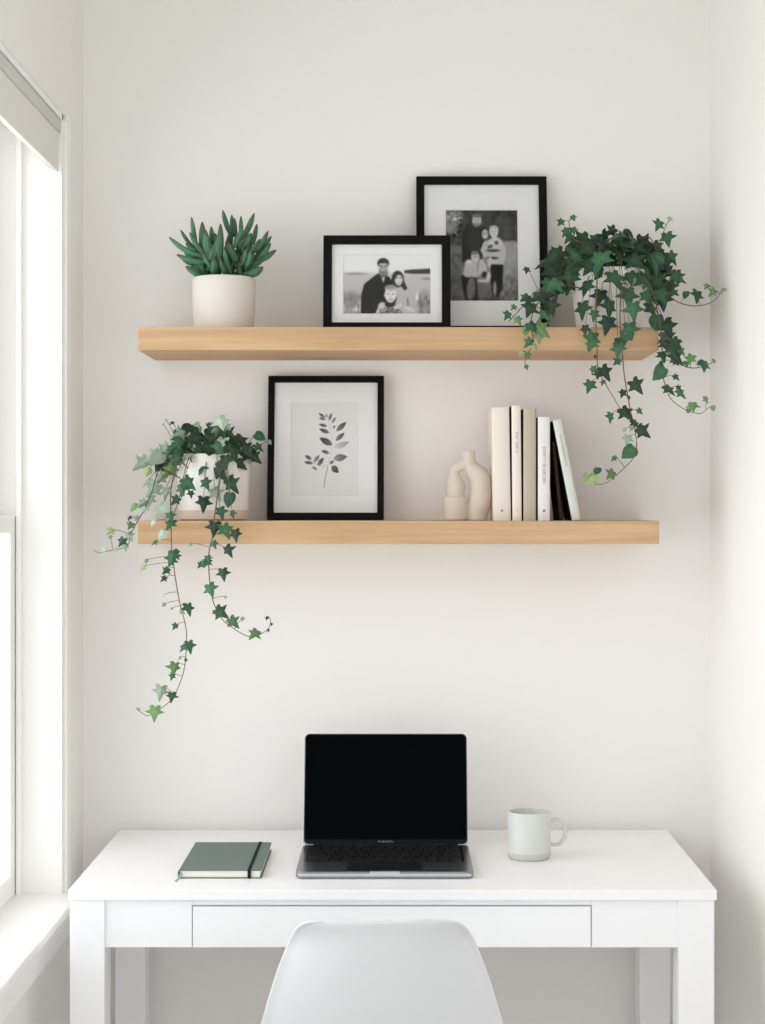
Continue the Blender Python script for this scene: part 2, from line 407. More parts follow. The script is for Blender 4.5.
def portrait_field():
    c = Canvas(57, 697, 95, 535, 176, 121, .915)
    c.blend((c.Y-215)/40, .76); c.blend((c.Y-330)/160, .66)
    c.ell(150, 240, 80, 10, .62, soft=.8); c.poly([(500, 215), (560, 208), (640, 205), (697, 200), (697, 240), (560, 240), (505, 235)], .28, 10)
    c.ell(670, 275, 40, 8, .55, soft=.9)
    c.grain(.10, 57, 697, 370, 600, 9, 45); c.ell(125, 420, 65, 50, .5, soft=.9, op=.7); c.ell(650, 450, 45, 80, .5, soft=.9, op=.7)
    c.grain(.07, 57, 697, 400, 600, 14, 25)
    c.poly([(440, 540), (448, 370), (500, 340), (560, 375), (592, 430), (600, 540)], .74, 14)
    c.poly([(188, 540), (193, 390), (213, 315), (265, 272), (315, 235), (345, 262), (385, 255), (415, 290), (425, 340), (450, 400), (420, 540)], .17, 8)
    c.grain(.02, 200, 420, 270, 530, 18, 18)
    c.poly([(318, 240), (345, 300), (370, 262), (388, 235), (350, 225)], .34, 6); c.poly([(342, 268), (362, 262), (352, 308)], .8, 5)
    c.ell(350, 163, 42, 37, .2, soft=.3); c.ell(351, 200, 35, 50, .72, soft=.25); c.ell(350, 152, 32, 12, .2, soft=.6)
    c.ell(350, 228, 31, 28, .5, soft=.5); c.ell(350, 213, 14, 4, .86, soft=.8)
    c.ell(335, 185, 11, 6, .38, soft=1.2); c.ell(369, 185, 11, 6, .38, soft=1.2); c.ell(352, 200, 5, 7, .62, soft=.9)
    c.ell(455, 278, 44, 60, .2); c.poly([(480, 250), (500, 290), (525, 345), (505, 362), (478, 330)], .22, 8); c.poly([(415, 300), (430, 300), (442, 350), (412, 335)], .24, 8)
    c.ell(462, 283, 28, 42, .82, soft=.25); c.poly([(455, 236), (430, 262), (434, 280), (452, 250), (470, 246), (488, 262), (486, 245)], .24, 8); c.ell(448, 268, 7, 4, .35, soft=1); c.ell(474, 268, 7, 4, .35, soft=1); c.ell(463, 307, 13, 6, .5, soft=.6); c.ell(463, 305, 10, 3, .95, soft=.6)
    c.poly([(522, 415), (530, 415), (532, 470), (524, 470)], .4, 6); c.ell(540, 495, 45, 16, .84, 15, .4)
    c.poly([(298, 540), (320, 470), (350, 445), (440, 450), (480, 500), (500, 540)], .5, 8); c.grain(.16, 320, 480, 455, 600, 11, 11)
    c.ell(340, 470, 28, 24, .82, -30, .4); c.ell(445, 475, 30, 20, .82, 20, .4); c.ell(312, 510, 12, 32, .8, 20, .4)
    c.ell(400, 460, 38, 20, .2, soft=.4)
    c.ell(403, 388, 42, 60, .88); c.ell(403, 345, 38, 22, .74, soft=.7); c.ell(387, 386, 7, 4, .42, soft=1); c.ell(420, 386, 7, 4, .42, soft=1)
    c.ell(404, 424, 16, 7, .52, soft=.6); c.ell(404, 422, 12, 3, .95, soft=.6); c.ell(361, 395, 6, 13, .74, soft=.5); c.ell(446, 395, 6, 13, .74, soft=.5); c.ell(403, 336, 36, 14, .6, soft=.8); c.ell(404, 402, 6, 5, .76, soft=.9)
    return c.blur(2)
def portrait_meadow():
    c = Canvas(80, 667, 88, 812, 121, 149, .25)
    c.grain(.05, 80, 667, 88, 400, 30, 30)
    c.ell(130, 150, 70, 60, .62, soft=1.2); c.grain(.2, 80, 215, 88, 300, 14, 14); c.ell(120, 235, 45, 40, .55, soft=.8)
    c.blend((c.Y-345)/40*(c.X < 300), .43); c.blend((c.Y-325)/25*(c.X > 300), .58)
    c.blend((c.Y-560)/200, .4); c.grain(.05, 80, 667, 350, 812, 22, 30); c.ell(600, 460, 60, 90, .66, soft=1.2, op=.7); c.grain(.07, 530, 667, 560, 812, 15, 20)
    c.poly([(205, 620), (250, 560), (330, 600), (345, 812), (240, 812)], .12, 10)
    c.poly([(215, 500), (218, 290), (232, 255), (300, 212), (330, 222), (368, 225), (385, 280), (390, 400), (370, 500), (270, 500)], .15, 8)
    c.ell(300, 330, 50, 90, .2, soft=1.5); c.ell(345, 380, 6, 60, .24, 8, 1.2); c.poly([(560, 88), (580, 88), (585, 320), (555, 320)], .34, 20, .6); c.poly([(620, 88), (636, 88), (632, 320), (612, 320)], .18, 16, .7)
    c.ell(335, 150, 38, 32, .36); c.ell(335, 175, 36, 48, .8); c.ell(335, 138, 36, 16, .45, soft=.6); c.ell(335, 205, 26, 20, .5, soft=.6)
    c.ell(320, 170, 9, 4, .3, soft=.7); c.ell(350, 170, 9, 4, .3, soft=.7); c.ell(336, 195, 12, 3, .88, soft=.9)
    c.poly([(443, 515), (542, 515), (536, 700), (500, 775), (455, 775), (440, 640)], .08, 8); c.ell(474, 710, 14, 60, .6, soft=.6); 
    c.poly([(362, 410), (385, 350), (430, 325), (535, 330), (568, 410), (548, 522), (455, 520), (385, 455)], .76, 8)
    c.ell(395, 278, 36, 50, .12); c.ell(400, 283, 27, 40, .72); c.ell(390, 275, 7, 3, .25, soft=.7); c.ell(412, 275, 7, 3, .25, soft=.7); c.ell(402, 302, 11, 4, .93, soft=.6)
    c.ell(482, 345, 46, 44, .82, soft=.4); c.ell(490, 350, 16, 16, .3, soft=.6); c.ell(440, 380, 22, 12, .3, -25, .6); c.ell(462, 412, 55, 11, .25, 0, .6)
    c.ell(470, 262, 36, 46, .84); c.ell(470, 232, 32, 16, .75, soft=.8); c.ell(460, 262, 5, 4, .4, soft=.8); c.ell(484, 262, 5, 4, .4, soft=.8); c.ell(472, 284, 9, 3, .5, soft=.8)
    c.ell(455, 470, 48, 10, .2, 0, .8); c.ell(436, 500, 17, 42, .8, 10, .4)
    c.poly([(222, 600), (240, 500), (275, 485), (375, 480), (408, 530), (412, 580), (345, 610), (330, 622), (245, 620)], .78, 8); c.ell(268, 500, 22, 18, .9, soft=.5); c.ell(345, 520, 8, 55, .6, 10, .9)
    c.ell(320, 462, 33, 42, .8); c.ell(318, 430, 30, 16, .5, soft=.7); c.ell(310, 460, 6, 3, .35, soft=.8); c.ell(334, 460, 6, 3, .35, soft=.8); c.ell(323, 480, 10, 3, .95, soft=.6)
    c.ell(285, 710, 34, 95, .45, 5, .4); c.ell(375, 730, 36, 85, .42, -3, .4); c.ell(392, 600, 22, 24, .15, 0, .5)
    c.ell(425, 615, 18, 34, .82, 10, .4); c.ell(385, 650, 48, 11, .8, 3, .5); c.ell(440, 800, 80, 20, .2, soft=.9, op=.7); c.grain(.02, 80, 667, 88, 812, 8, 8)
    return c.blur(2)
def botanical():
    c = Canvas(55, 695, 25, 915, 150, 208, .895)
    c.line([(370, 830), (376, 780), (386, 720), (405, 640)], 3, .45); c.line([(405, 640), (425, 560), (440, 480), (442, 380), (430, 260), (400, 180)], 3, .8, .8)
    c.line([(408, 622), (350, 630), (280, 605), (240, 580)], 3, .72, .8)
    for tip, bs, w, v in (((315, 130), (378, 172), 12, .35), ((320, 175), (384, 192), 13, .4), ((391, 135), (390, 178), 8, .5), ((438, 128), (416, 202), 14, .42),
            ((478, 168), (440, 228), 13, .5), ((318, 235), (398, 256), 16, .38), ((578, 212), (483, 302), 24, .38), ((322, 278), (418, 318), 20, .34), ((472, 248), (452, 275), 9, .4),
            ((560, 315), (478, 392), 22, .42), ((325, 362), (445, 432), 30, .3), ((606, 403), (458, 458), 28, .7), ((343, 485), (420, 510), 17, .36), ((588, 540), (458, 560), 34, .46),
            ((192, 528), (254, 568), 17, .36), ((183, 590), (268, 606), 15, .36), ((328, 525), (274, 596), 18, .5), ((366, 548), (314, 628), 20, .36), ((256, 632), (312, 668), 11, .45),
            ((464, 575), (422, 612), 14, .42), ((506, 694), (442, 628), 30, .32)):
        c.leaf(tip, bs, w, v-.08, v+.14)
    return c

# ---------------------------------------------------------------- picture frames
def picture(name_lab, x0, x1, z0, z1, yb, depth, rail, lean, opening, cv, easel=False, inner=None):
    """yb = y of the back-bottom edge; opening = mat window (x0,x1,z0,z1) in world units before leaning"""
    xm = (x0+x1)/2; yf = yb-depth
    t = thing('picture_frame', (xm, yb, z0), name_lab, 'picture frame', 'black framed pictures leaning on the shelves')
    b = BM()
    o4 = [(x0, z0), (x1, z0), (x1, z1), (x0, z1)]; i4 = [(x0+rail, z0+rail), (x1-rail, z0+rail), (x1-rail, z1-rail), (x0+rail, z1-rail)]
    V = {}
    for nm, pts, y in (('of', o4, yf), ('if', i4, yf), ('ob', o4, yb), ('ib', i4, yb)): V[nm] = [b.verts.new((x, y, z)) for x, z in pts]
    for k in range(4):
        j = (k+1) % 4
        b.faces.new((V['of'][k], V['of'][j], V['if'][j], V['if'][k])); b.faces.new((V['ob'][j], V['ob'][k], V['ib'][k], V['ib'][j]))
        b.faces.new((V['of'][j], V['of'][k], V['ob'][k], V['ob'][j])); b.faces.new((V['if'][k], V['if'][j], V['ib'][j], V['ib'][k]))
    bmesh.ops.bevel(b, geom=list(b.edges), offset=.0008, segments=2, affect='EDGES')
    obj('frame_moulding', b, BLACK, t)
    ox0, ox1, oz0, oz1 = opening
    b = BM(); ym = yf+.007
    m4 = [(x0+rail*.7, z0+rail*.7), (x1-rail*.7, z0+rail*.7), (x1-rail*.7, z1-rail*.7), (x0+rail*.7, z1-rail*.7)]
    n4 = [(ox0, oz0), (ox1, oz0), (ox1, oz1), (ox0, oz1)]
    def ring(bm, A, B, ya, yb2):
        va = [bm.verts.new((x, ya, z)) for x, z in A]; vb = [bm.verts.new((x, yb2, z)) for x, z in B]
        for k in range(4): bm.faces.new((va[k], va[(k+1) % 4], vb[(k+1) % 4], vb[k]))
    s = .0012; n5 = [(ox0+s, oz0+s), (ox1-s, oz0+s), (ox1-s, oz1-s), (ox0+s, oz1-s)]
    ring(b, m4, n4, ym, ym); ring(b, n4, n5, ym, ym+.0014); ring(b, n5, m4, ym+.0014, ym+.0014); ring(b, m4, m4, ym+.0014, ym)
    bmesh.ops.remove_doubles(b, verts=b.verts, dist=1e-6)
    obj('mat_board', b, MATBOARD, t)
    cv.mesh('photo_print' if inner is None else 'botanical_print', ox0-.001, ox1+.001, ym+.0022, oz0-.001, oz1+.001, t)
    b = BM(); box(b, x0+rail*.7, x1-rail*.7, yf+.003, yf+.005, z0+rail*.7, z1-rail*.7); obj('glazing', b, GLASS, t)
    b = BM(); box(b, x0+rail*.7, x1-rail*.7, ym+.003, ym+.006, z0+rail*.7, z1-rail*.7); obj('backing_board', b, BACKB, t)
    t.rotation_euler = (-R(lean), 0, 0)
    if easel:
        b = BM(); h = (z1-z0)*.72
        prism(b, [(xm-.022, z0+h), (xm+.022, z0+h), (xm+.034, z0+.002), (xm-.034, z0+.002)], yb+.001, yb+.004)
        st = obj('easel_strut', b, BACKB, t)
        piv = Vector((0, .002, h)); ang = R(lean+7)
        me = st.data
        M = Matrix.Translation(piv) @ Matrix.Rotation(ang, 4, 'X') @ Matrix.Translation(-piv)
        me.transform(M)
    return t
s = 518.0
picture('small landscape black frame with a family of three in a field, overlapping the bigger photo', (323-CX)/s, (450.7-CX)/s, ZU, ZU+.188, 3.222, .018, .0168, 5,
        ((342.7-CX)/s, (431-CX)/s, ZU+.0345, ZU+.1525), portrait_field(), easel=True)
s = 501.5
picture('large upright black frame with a family of five photo, leaning on the wall beside ivy', (416.3-CX)/s, (547-CX)/s, ZU, ZU+.3245, 3.283, .018, .0160, 9.5,
        ((445.3-CX)/s, (518-CX)/s, ZU+.068, ZU+.257), portrait_meadow())
s = 502.5
bo = picture('upright black frame with a grey watercolour leaf sprig, leaning on the lower shelf', (267.8-CX)/s, (383.9-CX)/s, ZL, ZL+.2885, 3.298, .018, .0128, 7.5,
        ((290.5-CX)/s, (358.5-CX)/s, ZL+.047, ZL+.236), botanical(), inner=1)

# ---------------------------------------------------------------- books
def book(lab, x0, w, h, d, yf, cover, spine_m, lean=0, pivot='R', marks=(), dot=None, cover2=None):
    """spine faces the room at y = yf; leans about its bottom corner"""
    px = x0+w if pivot == 'R' else x0
    t = thing('book', (px, yf, ZL), lab, 'book', 'pale books in a row on the lower shelf')
    x1 = x0+w; z0, z1 = ZL, ZL+h; ct = .0018
    b = BM()
    box(b, x0, x0+ct, yf+.003, yf+d, z0, z1, .0005, mi=0); box(b, x1-ct, x1, yf+.003, yf+d, z0, z1, .0005, mi=0)
    cvr = obj('cover', b, cover, t)
    b = BM(); n = 10; pr = []
    for k in range(n+1):
        a = math.pi*k/n; pr.append((x0+w/2-(w/2)*math.cos(a), yf+.004-.004*math.sin(a)))
    lo = [b.verts.new((x, y, z0)) for x, y in pr]; hi = [b.verts.new((x, y, z1)) for x, y in pr]
    for k in range(n): b.faces.new((lo[k], lo[k+1], hi[k+1], hi[k]))
    b.faces.new(lo[::-1]); b.faces.new(hi); b.faces.new((lo[0], hi[0], hi[-1], lo[-1]))
    sp = obj('spine', b, spine_m, t)
    sp.data.set_sharp_from_angle(angle=R(40))
    b = BM(); box(b, x0+ct, x1-ct, yf+.005, yf+d-.004, z0+.002, z1-.002); obj('page_block', b, PAGES, t)
    if marks or dot:
        b = BM(); rr = random.Random(len(lab))
        for zc0, zc1, wd in marks:
            z = zc1
            while z > zc0:
                l = rr.uniform(.002, .0045)
                if rr.random() < .85:
                    xa = x0+w/2-wd/2; xb = x0+w/2+wd/2
                    if rr.random() < .5: box(b, xa, xb, yf-.0006, yf+.001, z-.0008, z)
                    box(b, xa if rr.random() < .5 else xb-.0008, xb if rr.random() < .5 else xa+.0008, yf-.0006, yf+.001, z-l*.8, z)
                    box(b, xb-.0008, xb, yf-.0006, yf+.001, z-l, z)
                z -= l+.0012
        if marks: obj('spine_lettering', b, INK, t); b = BM()
        if dot:
            q = bmesh.ops.create_cone(b, cap_ends=True, segments=16, radius1=dot[0], radius2=dot[0], depth=.0014)
            for v in q['verts']: v.co = Vector((v.co.x+x0+w/2, yf+v.co.z, v.co.y+z0+dot[1]))
            obj('spine_emblem', b, DOT, t)
        else: b.free()
    t.rotation_euler = (0, R(lean), 0)
    return t
BC1 = mat('cream_cloth', rgb(222, 214, 203), .85, .1, bump=.15, bscale=500)
BC2 = mat('ivory_cloth', rgb(226, 218, 206), .85, .1, bump=.15, bscale=500)
BC3 = mat('sand_cloth', rgb(184, 175, 155), .85, .1, bump=.2, bscale=500)
BC4 = mat('white_cloth', rgb(226, 220, 220), .85, .1, bump=.1, bscale=500)
BC5 = mat('off_white_cloth', rgb(210, 211, 204), .85, .1, bump=.3, bscale=400)
DARKC = mat('dark_brown_cover', rgb(52, 42, 34), .8, .1)
LINEN = mat('linen_edge', rgb(70, 60, 50), .8, .1)
SB = F/3.16
def bx(px): return (px-CX)/SB
book('thick cream book, first from the left in the row beside the vase', bx(493.3), bx(510.6)-bx(493.3), .2155, .15, 3.15, BC1, BC1, lean=-.9, pivot='R', dot=(.0023, .0195))
book('slim ivory book with vertical lettering, tallest of the row', bx(512.0), bx(521.6)-bx(512.0), .2190, .15, 3.15, LINEN, BC2, lean=-.5, pivot='R', marks=((.0,.0,0),) and ((ZL+.125, ZL+.172, .0042),), dot=(.0012, .020))
book('sand beige book with a plain spine between the ivory and white books', bx(522.8), bx(535.8)-bx(522.8), .2130, .15, 3.15, LINEN, BC3)
book('white upright book with faint grey lettering, fourth in the row', bx(537.3), bx(549.8)-bx(537.3), .1970, .15, 3.15, LINEN, BC4, marks=((ZL+.072, ZL+.140, .0055),), dot=(.0026, .019))
book('off-white book with dark cover tilting onto the rest, last on the right', bx(571.5), .0180, .1935, .15, 3.15, DARKC, BC5, lean=-11.0, pivot='L', marks=((ZL+.105, ZL+.165, .003),))

book('thin dark brown booklet, in the gap under the tilting off-white book', bx(560), .0075, .150, .13, 3.160, DARKC, DARKC, lean=-6.2, pivot='L')  # added booklet, its dark covers fill the dark wedge beside the tilting book

# ---------------------------------------------------------------- sculptural vase
def vase():
    s = 1/(9.5625*F/3.21); ox = lambda zx: ((435+zx/9.5625)-CX)*3.21/F; zb = ZL; ybase = 776
    oz = lambda zy: zb+(ybase-zy)*s
    Y = 3.205; b = BM()
    def chain(pts):
        seq = []
        for (x0, y0, r0), (x1, y1, r1) in zip(pts[:-1], pts[1:]):
            n = max(2, int(math.hypot(x1-x0, y1-y0)/10))
            for k in range(n): t = k/n; seq.append((x0+(x1-x0)*t, y0+(y1-y0)*t, r0+(r1-r0)*t))
        seq.append(pts[-1])
        for x, y, r in seq:
            q = bmesh.ops.create_icosphere(b, subdivisions=3, radius=r*s)
            bmesh.ops.translate(b, verts=q['verts'], vec=(ox(x), Y, oz(y)))
    chain([(335, 262, 60), (375, 302, 80), (415, 345, 94), (440, 405, 103), (441, 490, 105), (434, 570, 108), (418, 640, 109), (402, 680, 100)])
    chain([(325, 258, 50), (265, 250, 54), (215, 262, 52), (192, 295, 48), (186, 345, 48), (192, 400, 72), (198, 455, 92), (197, 505, 84), (196, 545, 78)])
    lathe(b, [(0, 0), (106*s, 0), (112*s, 6*s), (115*s, 14*s), (115*s, 200*s), (110*s, 222*s), (92*s, 232*s), (0, 232*s)], (ox(198), Y, zb), 48)
    lathe(b, [(0, 0), (90*s, 0), (96*s, 5*s), (99*s, 40*s), (100*s, 70*s), (96*s, 95*s), (70*s, 110*s), (0, 112*s)], (ox(401), Y, zb), 48)
    lathe(b, [(0, 0), (70*s, 10*s), (62*s, 60*s), (57*s, 120*s), (60*s, 146*s), (58*s, 152*s), (47*s, 152*s), (43*s, 140*s), (42*s, 60*s), (0, 58*s)], (ox(326), Y, oz(262)), 40)
    t = obj('sculptural_vase', b, VASE, at=(ox(300), Y, zb), smooth=True)
    label(t, 'sand-coloured looped stoneware vase with one neck, left of the books', 'vase')
    m = t.modifiers.new('remesh', 'REMESH'); m.mode = 'VOXEL'; m.voxel_size = .0013; m.use_smooth_shade = True
    m = t.modifiers.new('smooth', 'SMOOTH'); m.iterations = 6; m.factor = .5
    dg = bpy.context.evaluated_depsgraph_get(); ev = t.evaluated_get(dg)
    me = bpy.data.meshes.new_from_object(ev); t.modifiers.clear(); t.data = me
    if not me.materials: me.materials.append(VASE)
    for p in me.polygons: p.use_smooth = True
vase()

# ---------------------------------------------------------------- mug
mx, my = (529-CX)*3.055/F, 3.055
mg = thing('coffee_mug', (mx, my, DT), 'pale grey stoneware mug with raw base on the right of the desk', 'mug')
rm = .0395; hm = .0868
b = BM()
lathe(b, [(0, .001), (rm-.007, .001), (rm-.005, .0), (rm-.002, .002), (rm, .008), (rm, .0135), (rm, .0136), (rm, hm-.002), (rm-.0015, hm), (rm-.0035, hm-.0012), (rm-.004, hm-.006), (rm-.004, .012), (rm-.009, .006), (0, .0055)],
      (mx, my, DT), 64, mi=[1, 1, 1, 1, 1, 1, 0, 0, 0, 0, 0, 0, 0])
obj('mug_body', b, [MUGM, MUGRAW], mg, True)
b = BM(); pts = spline([(mx+rm-.003, my, DT+.069), (mx+rm+.012, my, DT+.0705), (mx+rm+.0235, my, DT+.0655), (mx+rm+.0265, my, DT+.054), (mx+rm+.0255, my, DT+.038), (mx+rm+.017, my, DT+.0265), (mx+rm+.006, my, DT+.0245), (mx+rm-.003, my, DT+.0255)], 6)
tube(b, pts, .0036, 12)
for v in b.verts: v.co.y = my+(v.co.y-my)*1.5
obj('handle', b, MUGM, mg, True)

# ---------------------------------------------------------------- notebook
nx0, nx1, ny0, ny1 = -.3830, -.2375, 2.885, 3.124
nb = thing('notebook', ((nx0+nx1)/2, 3.0, DT), 'grey-green closed notebook with dark elastic band, left of the laptop', 'notebook')
b = BM(); box(b, nx0+.004, nx1-.003, ny0+.003, ny1-.003, DT+.0016, DT+.0134, .0004); obj('page_block', b, PAGES, nb)
def rrect(x0, x1, y0, y1, r, n=6, left=True):
    pts = []
    for cxx, cyy, a0, rr in ((x1-r, y0+r, -90, r), (x1-r, y1-r, 0, r), (x0, y1, 90, 0), (x0, y0, 180, 0)):
        for k in range(n+1 if rr else 1): a = R(a0+90*k/n) if rr else 0; pts.append((cxx+rr*math.cos(a), cyy+rr*math.sin(a)))
    return pts
def plate(b, pts, z0, z1):
    lo = [b.verts.new((x, y, z0)) for x, y in pts]; hi = [b.verts.new((x, y, z1)) for x, y in pts]
    b.faces.new(lo[::-1]); b.faces.new(hi)
    for k in range(len(lo)): b.faces.new((lo[k], lo[(k+1) % len(lo)], hi[(k+1) % len(lo)], hi[k]))
b = BM(); rp = rrect(nx0+.003, nx1, ny0, ny1, .007)
plate(b, rp, DT+.0002, DT+.0016); plate(b, rp, DT+.0134, DT+.015)
sp = [(nx0+.0035+.0035*math.cos(a), DT+.0076+.0074*math.sin(a)) for a in [R(90+180*k/10) for k in range(11)]]
prev = None
so = [[b.verts.new((x, y, z)) for x, z in sp] for y in (ny0, ny1)]; si = [[b.verts.new((nx0+.0045+(x-nx0-.0035)*.6, y, DT+.0076+(z-DT-.0076)*.8)) for x, z in sp] for y in (ny0, ny1)]
for k in range(10):
    b.faces.new((so[0][k], so[0][k+1], so[1][k+1], so[1][k])); b.faces.new((si[0][k+1], si[0][k], si[1][k], si[1][k+1]))
    b.faces.new((so[0][k+1], so[0][k], si[0][k], si[0][k+1])); b.faces.new((so[1][k], so[1][k+1], si[1][k+1], si[1][k]))
obj('cover', b, NOTEC, nb)
b = BM(); ex = -.2615
box(b, ex, ex+.006, ny0-.0012, ny1+.0012, DT+.015, DT+.0158, .0003); box(b, ex, ex+.006, ny0-.0012, ny0-.0002, DT+.0001, DT+.0158, .0003); box(b, ex, ex+.006, ny1+.0002, ny1+.0012, DT+.0001, DT+.0158, .0003)
obj('elastic_closure', b, ELASTIC, nb)
b = BM(); p = spline([(nx0+.006, ny0+.01, DT+.009), (nx0+.0055, ny0-.001, DT+.008), (nx0+.003, ny0-.006, DT+.002), (nx0-.001, ny0-.018, DT+.0006), (nx0+.002, ny0-.026, DT+.0006)], 5)
L = [b.verts.new(q+Vector((-.0018, 0, 0))) for q in p]; Rr = [b.verts.new(q+Vector((.0018, 0, 0))) for q in p]
for k in range(len(p)-1): b.faces.new((L[k], Rr[k], Rr[k+1], L[k+1]))
rb = obj('ribbon_marker', b, RIBBON, nb); md = rb.modifiers.new('t', 'SOLIDIFY'); md.thickness = .0004

# ---------------------------------------------------------------- laptop
lx = -.0232; lw = .1545; ly0, ly1 = 2.882, 3.112
lt = thing('laptop', (lx, 3.0, DT), 'open silver laptop with a black screen in the middle of the desk', 'laptop')
def rr4(x0, x1, y0, y1, r, n=6):
    pts = []
    for cxx, cyy, a0 in ((x1-r, y0+r, -90), (x1-r, y1-r, 0), (x0+r, y1-r, 90), (x0+r, y0+r, 180)):
        for k in range(n+1): a = R(a0+90*k/n); pts.append((cxx+r*math.cos(a), cyy+r*math.sin(a)))
    return pts
b = BM(); plate(b, rr4(lx-lw, lx+lw, ly0, ly1, .010), DT+.0018, DT+.0125)
es = [e for e in b.edges if abs(e.verts[0].co.z-e.verts[1].co.z) < 1e-6]
bmesh.ops.bevel(b, geom=es, offset=.0016, segments=3, affect='EDGES')
base = obj('base', b, ALU, lt, True)
for fx in (-1, 1):
    for fy in (ly0+.02, ly1-.02):
        b = BM(); lathe(b, [(0, 0), (.006, 0), (.006, .002), (0, .002)], (lx+fx*(lw-.02), fy, DT), 16)
        obj('rubber_foot', b, KEYM, lt)
bt = DT+.0125
ky0, ky1 = 2.964, 3.096; kx = .142
b = BM(); plate(b, rr4(lx-kx, lx+kx, ky0, ky1, .004), bt-.0001, bt+.0003); kb = obj('keyboard', b, KEYWELL, lt)
rowsK = [14, 14, 14, 13, 12, 9]; proto = {}
rh = (ky1-ky0-.004)/6
for r, n in enumerate(rowsK):
    y1 = ky1-.002-r*rh; y0 = y1-rh+.0022; tot = 2*kx-.006
    ws = [1]*n
    if r == 1: ws[-1] = 1.5
    if r == 2: ws[0] = 1.5
    if r == 3: ws[0] = 1.8; ws[-1] = 1.8
    if r == 4: ws[0] = 2.3; ws[-1] = 2.3
    if r == 5: ws = [1, 1, 1, 1.25, 5.2, 1.25, 1, 1, 1.1]
    u = tot/sum(ws); x = lx-kx+.003
    for w_ in ws:
        kw = round(u*w_-.0022, 5); k = (kw, round(y1-y0, 5))
        c = Vector((x+kw/2, (y0+y1)/2, bt+.0003))
        if k not in proto:
            b = BM(); box(b, -kw/2, kw/2, -(y1-y0)/2, (y1-y0)/2, 0, .0011, .0003, 1)
            me = bpy.data.meshes.new('key'); b.to_mesh(me); b.free(); me.materials.append(KEYM); proto[k] = me
        o = bpy.data.objects.new('key', proto[k]); o.parent = kb; o.location = c-base_of(kb); COL.objects.link(o)
        x += u*w_
b = BM(); plate(b, rr4(lx-.066, lx+.066, ly0+.006, ky0-.006, .005), bt-.0001, bt+.0002); obj('trackpad', b, mat('trackpad_glass', rgb(128, 130, 134), .14, .5, metal=.92), lt)
b = BM(); box(b, lx-lw+.004, lx+lw-.004, ly0-.0004, ly0+.001, bt-.0078, bt-.0034, .0003); 
box(b, lx-.026, lx+.026, ly0-.0006, ly0+.004, bt-.0035, bt+.00025, .0004); obj('front_lip', b, ALU_L, lt)
b = BM(); tube(b, [(lx-.135, ly1-.004, bt+.001), (lx+.135, ly1-.004, bt+.001)], .0042, 12); obj('hinge', b, BEZEL, lt, True)
# lid, hinged on the base's back edge
lid_o = bpy.data.objects.new('screen_lid', bpy.data.meshes.new('screen_lid'))
b = BM(); H = .211
plate(b, [(x, y) for x, y in rr4(-lw, lw, 0, H, .010)], 0, .0046)
for v in b.verts: v.co = Vector((v.co.x, v.co.z, v.co.y))
bmesh.ops.recalc_face_normals(b, faces=b.faces)
bmesh.ops.bevel(b, geom=[e for e in b.edges if abs(e.verts[0].co.y-e.verts[1].co.y) < 1e-6], offset=.001, segments=2, affect='EDGES')
b.to_mesh(lid_o.data); b.free(); lid_o.data.materials.append(ALU); lid_o.parent = lt; COL.objects.link(lid_o)
lid_o.location = Vector((lx, ly1+.0005, bt-.003))-lt.location
lid_o.rotation_euler = (-R(14.5), 0, 0)
def lidpart(name, x0, x1, z0, z1, y0, y1, r, m):
    b = BM(); plate(b, rr4(x0, x1, z0, z1, r), y0, y1)
    for v in b.verts: v.co = Vector((v.co.x, v.co.z, v.co.y))
    bmesh.ops.recalc_face_normals(b, faces=b.faces)
    me = bpy.data.meshes.new(name); b.to_mesh(me); b.free(); me.materials.append(m)
    o = bpy.data.objects.new(name, me); o.parent = lid_o; COL.objects.link(o); return o
lidpart('bezel', -lw+.0012, lw-.0012, .004, H-.0012, -.0006, .0004, .009, BEZEL)
lidpart('display', -lw+.003, lw-.003, .0125, H-.003, -.0009, -.0006, .007, SCREEN)
fc = bpy.data.curves.new('t', 'FONT'); fc.body = 'MacBook Pro'; fc.size = .0052; fc.align_x = 'CENTER'; fc.align_y = 'CENTER'
fo = bpy.data.objects.new('t', fc); COL.objects.link(fo); bpy.context.view_layer.update()
me = bpy.data.meshes.new_from_object(fo.evaluated_get(bpy.context.evaluated_depsgraph_get())); bpy.data.objects.remove(fo)
me.materials.clear(); me.materials.append(LOGO)
tx = bpy.data.objects.new('model_lettering', me); tx.parent = lid_o; tx.rotation_euler = (R(90), 0, 0); tx.location = (0, -.0012, .0088); COL.objects.link(tx)

# ---------------------------------------------------------------- succulent
sy = 3.22; scx = (224-CX)*sy/F; sr = .061
su = thing('potted_succulent', (scx, sy, ZU), 'finger-leaved green succulent in a beige pot on the upper shelf', 'potted plant', 'potted plants on the shelves')
b = BM(); hp = .1045
lathe(b, [(0, 0), (sr-.012, 0), (sr-.006, .003), (sr-.003, .012), (sr-.0005, .05), (sr, .085), (sr, hp-.003), (sr-.002, hp), (sr-.005, hp-.001), (sr-.006, hp-.006), (sr-.007, .02), (0, .015)], (scx, sy, ZU), 64)
obj('pot', b, CERAM_BEIGE, su, True)
b = BM(); lathe(b, [(0, hp-.014), (sr*.5, hp-.010), (sr-.0065, hp-.013), (sr-.0065, hp-.03), (0, hp-.03)], (scx, sy, ZU), 32); obj('soil', b, SOIL, su, True)
def attr_set(bm): return bm.verts.layers.float_color.new('tone')
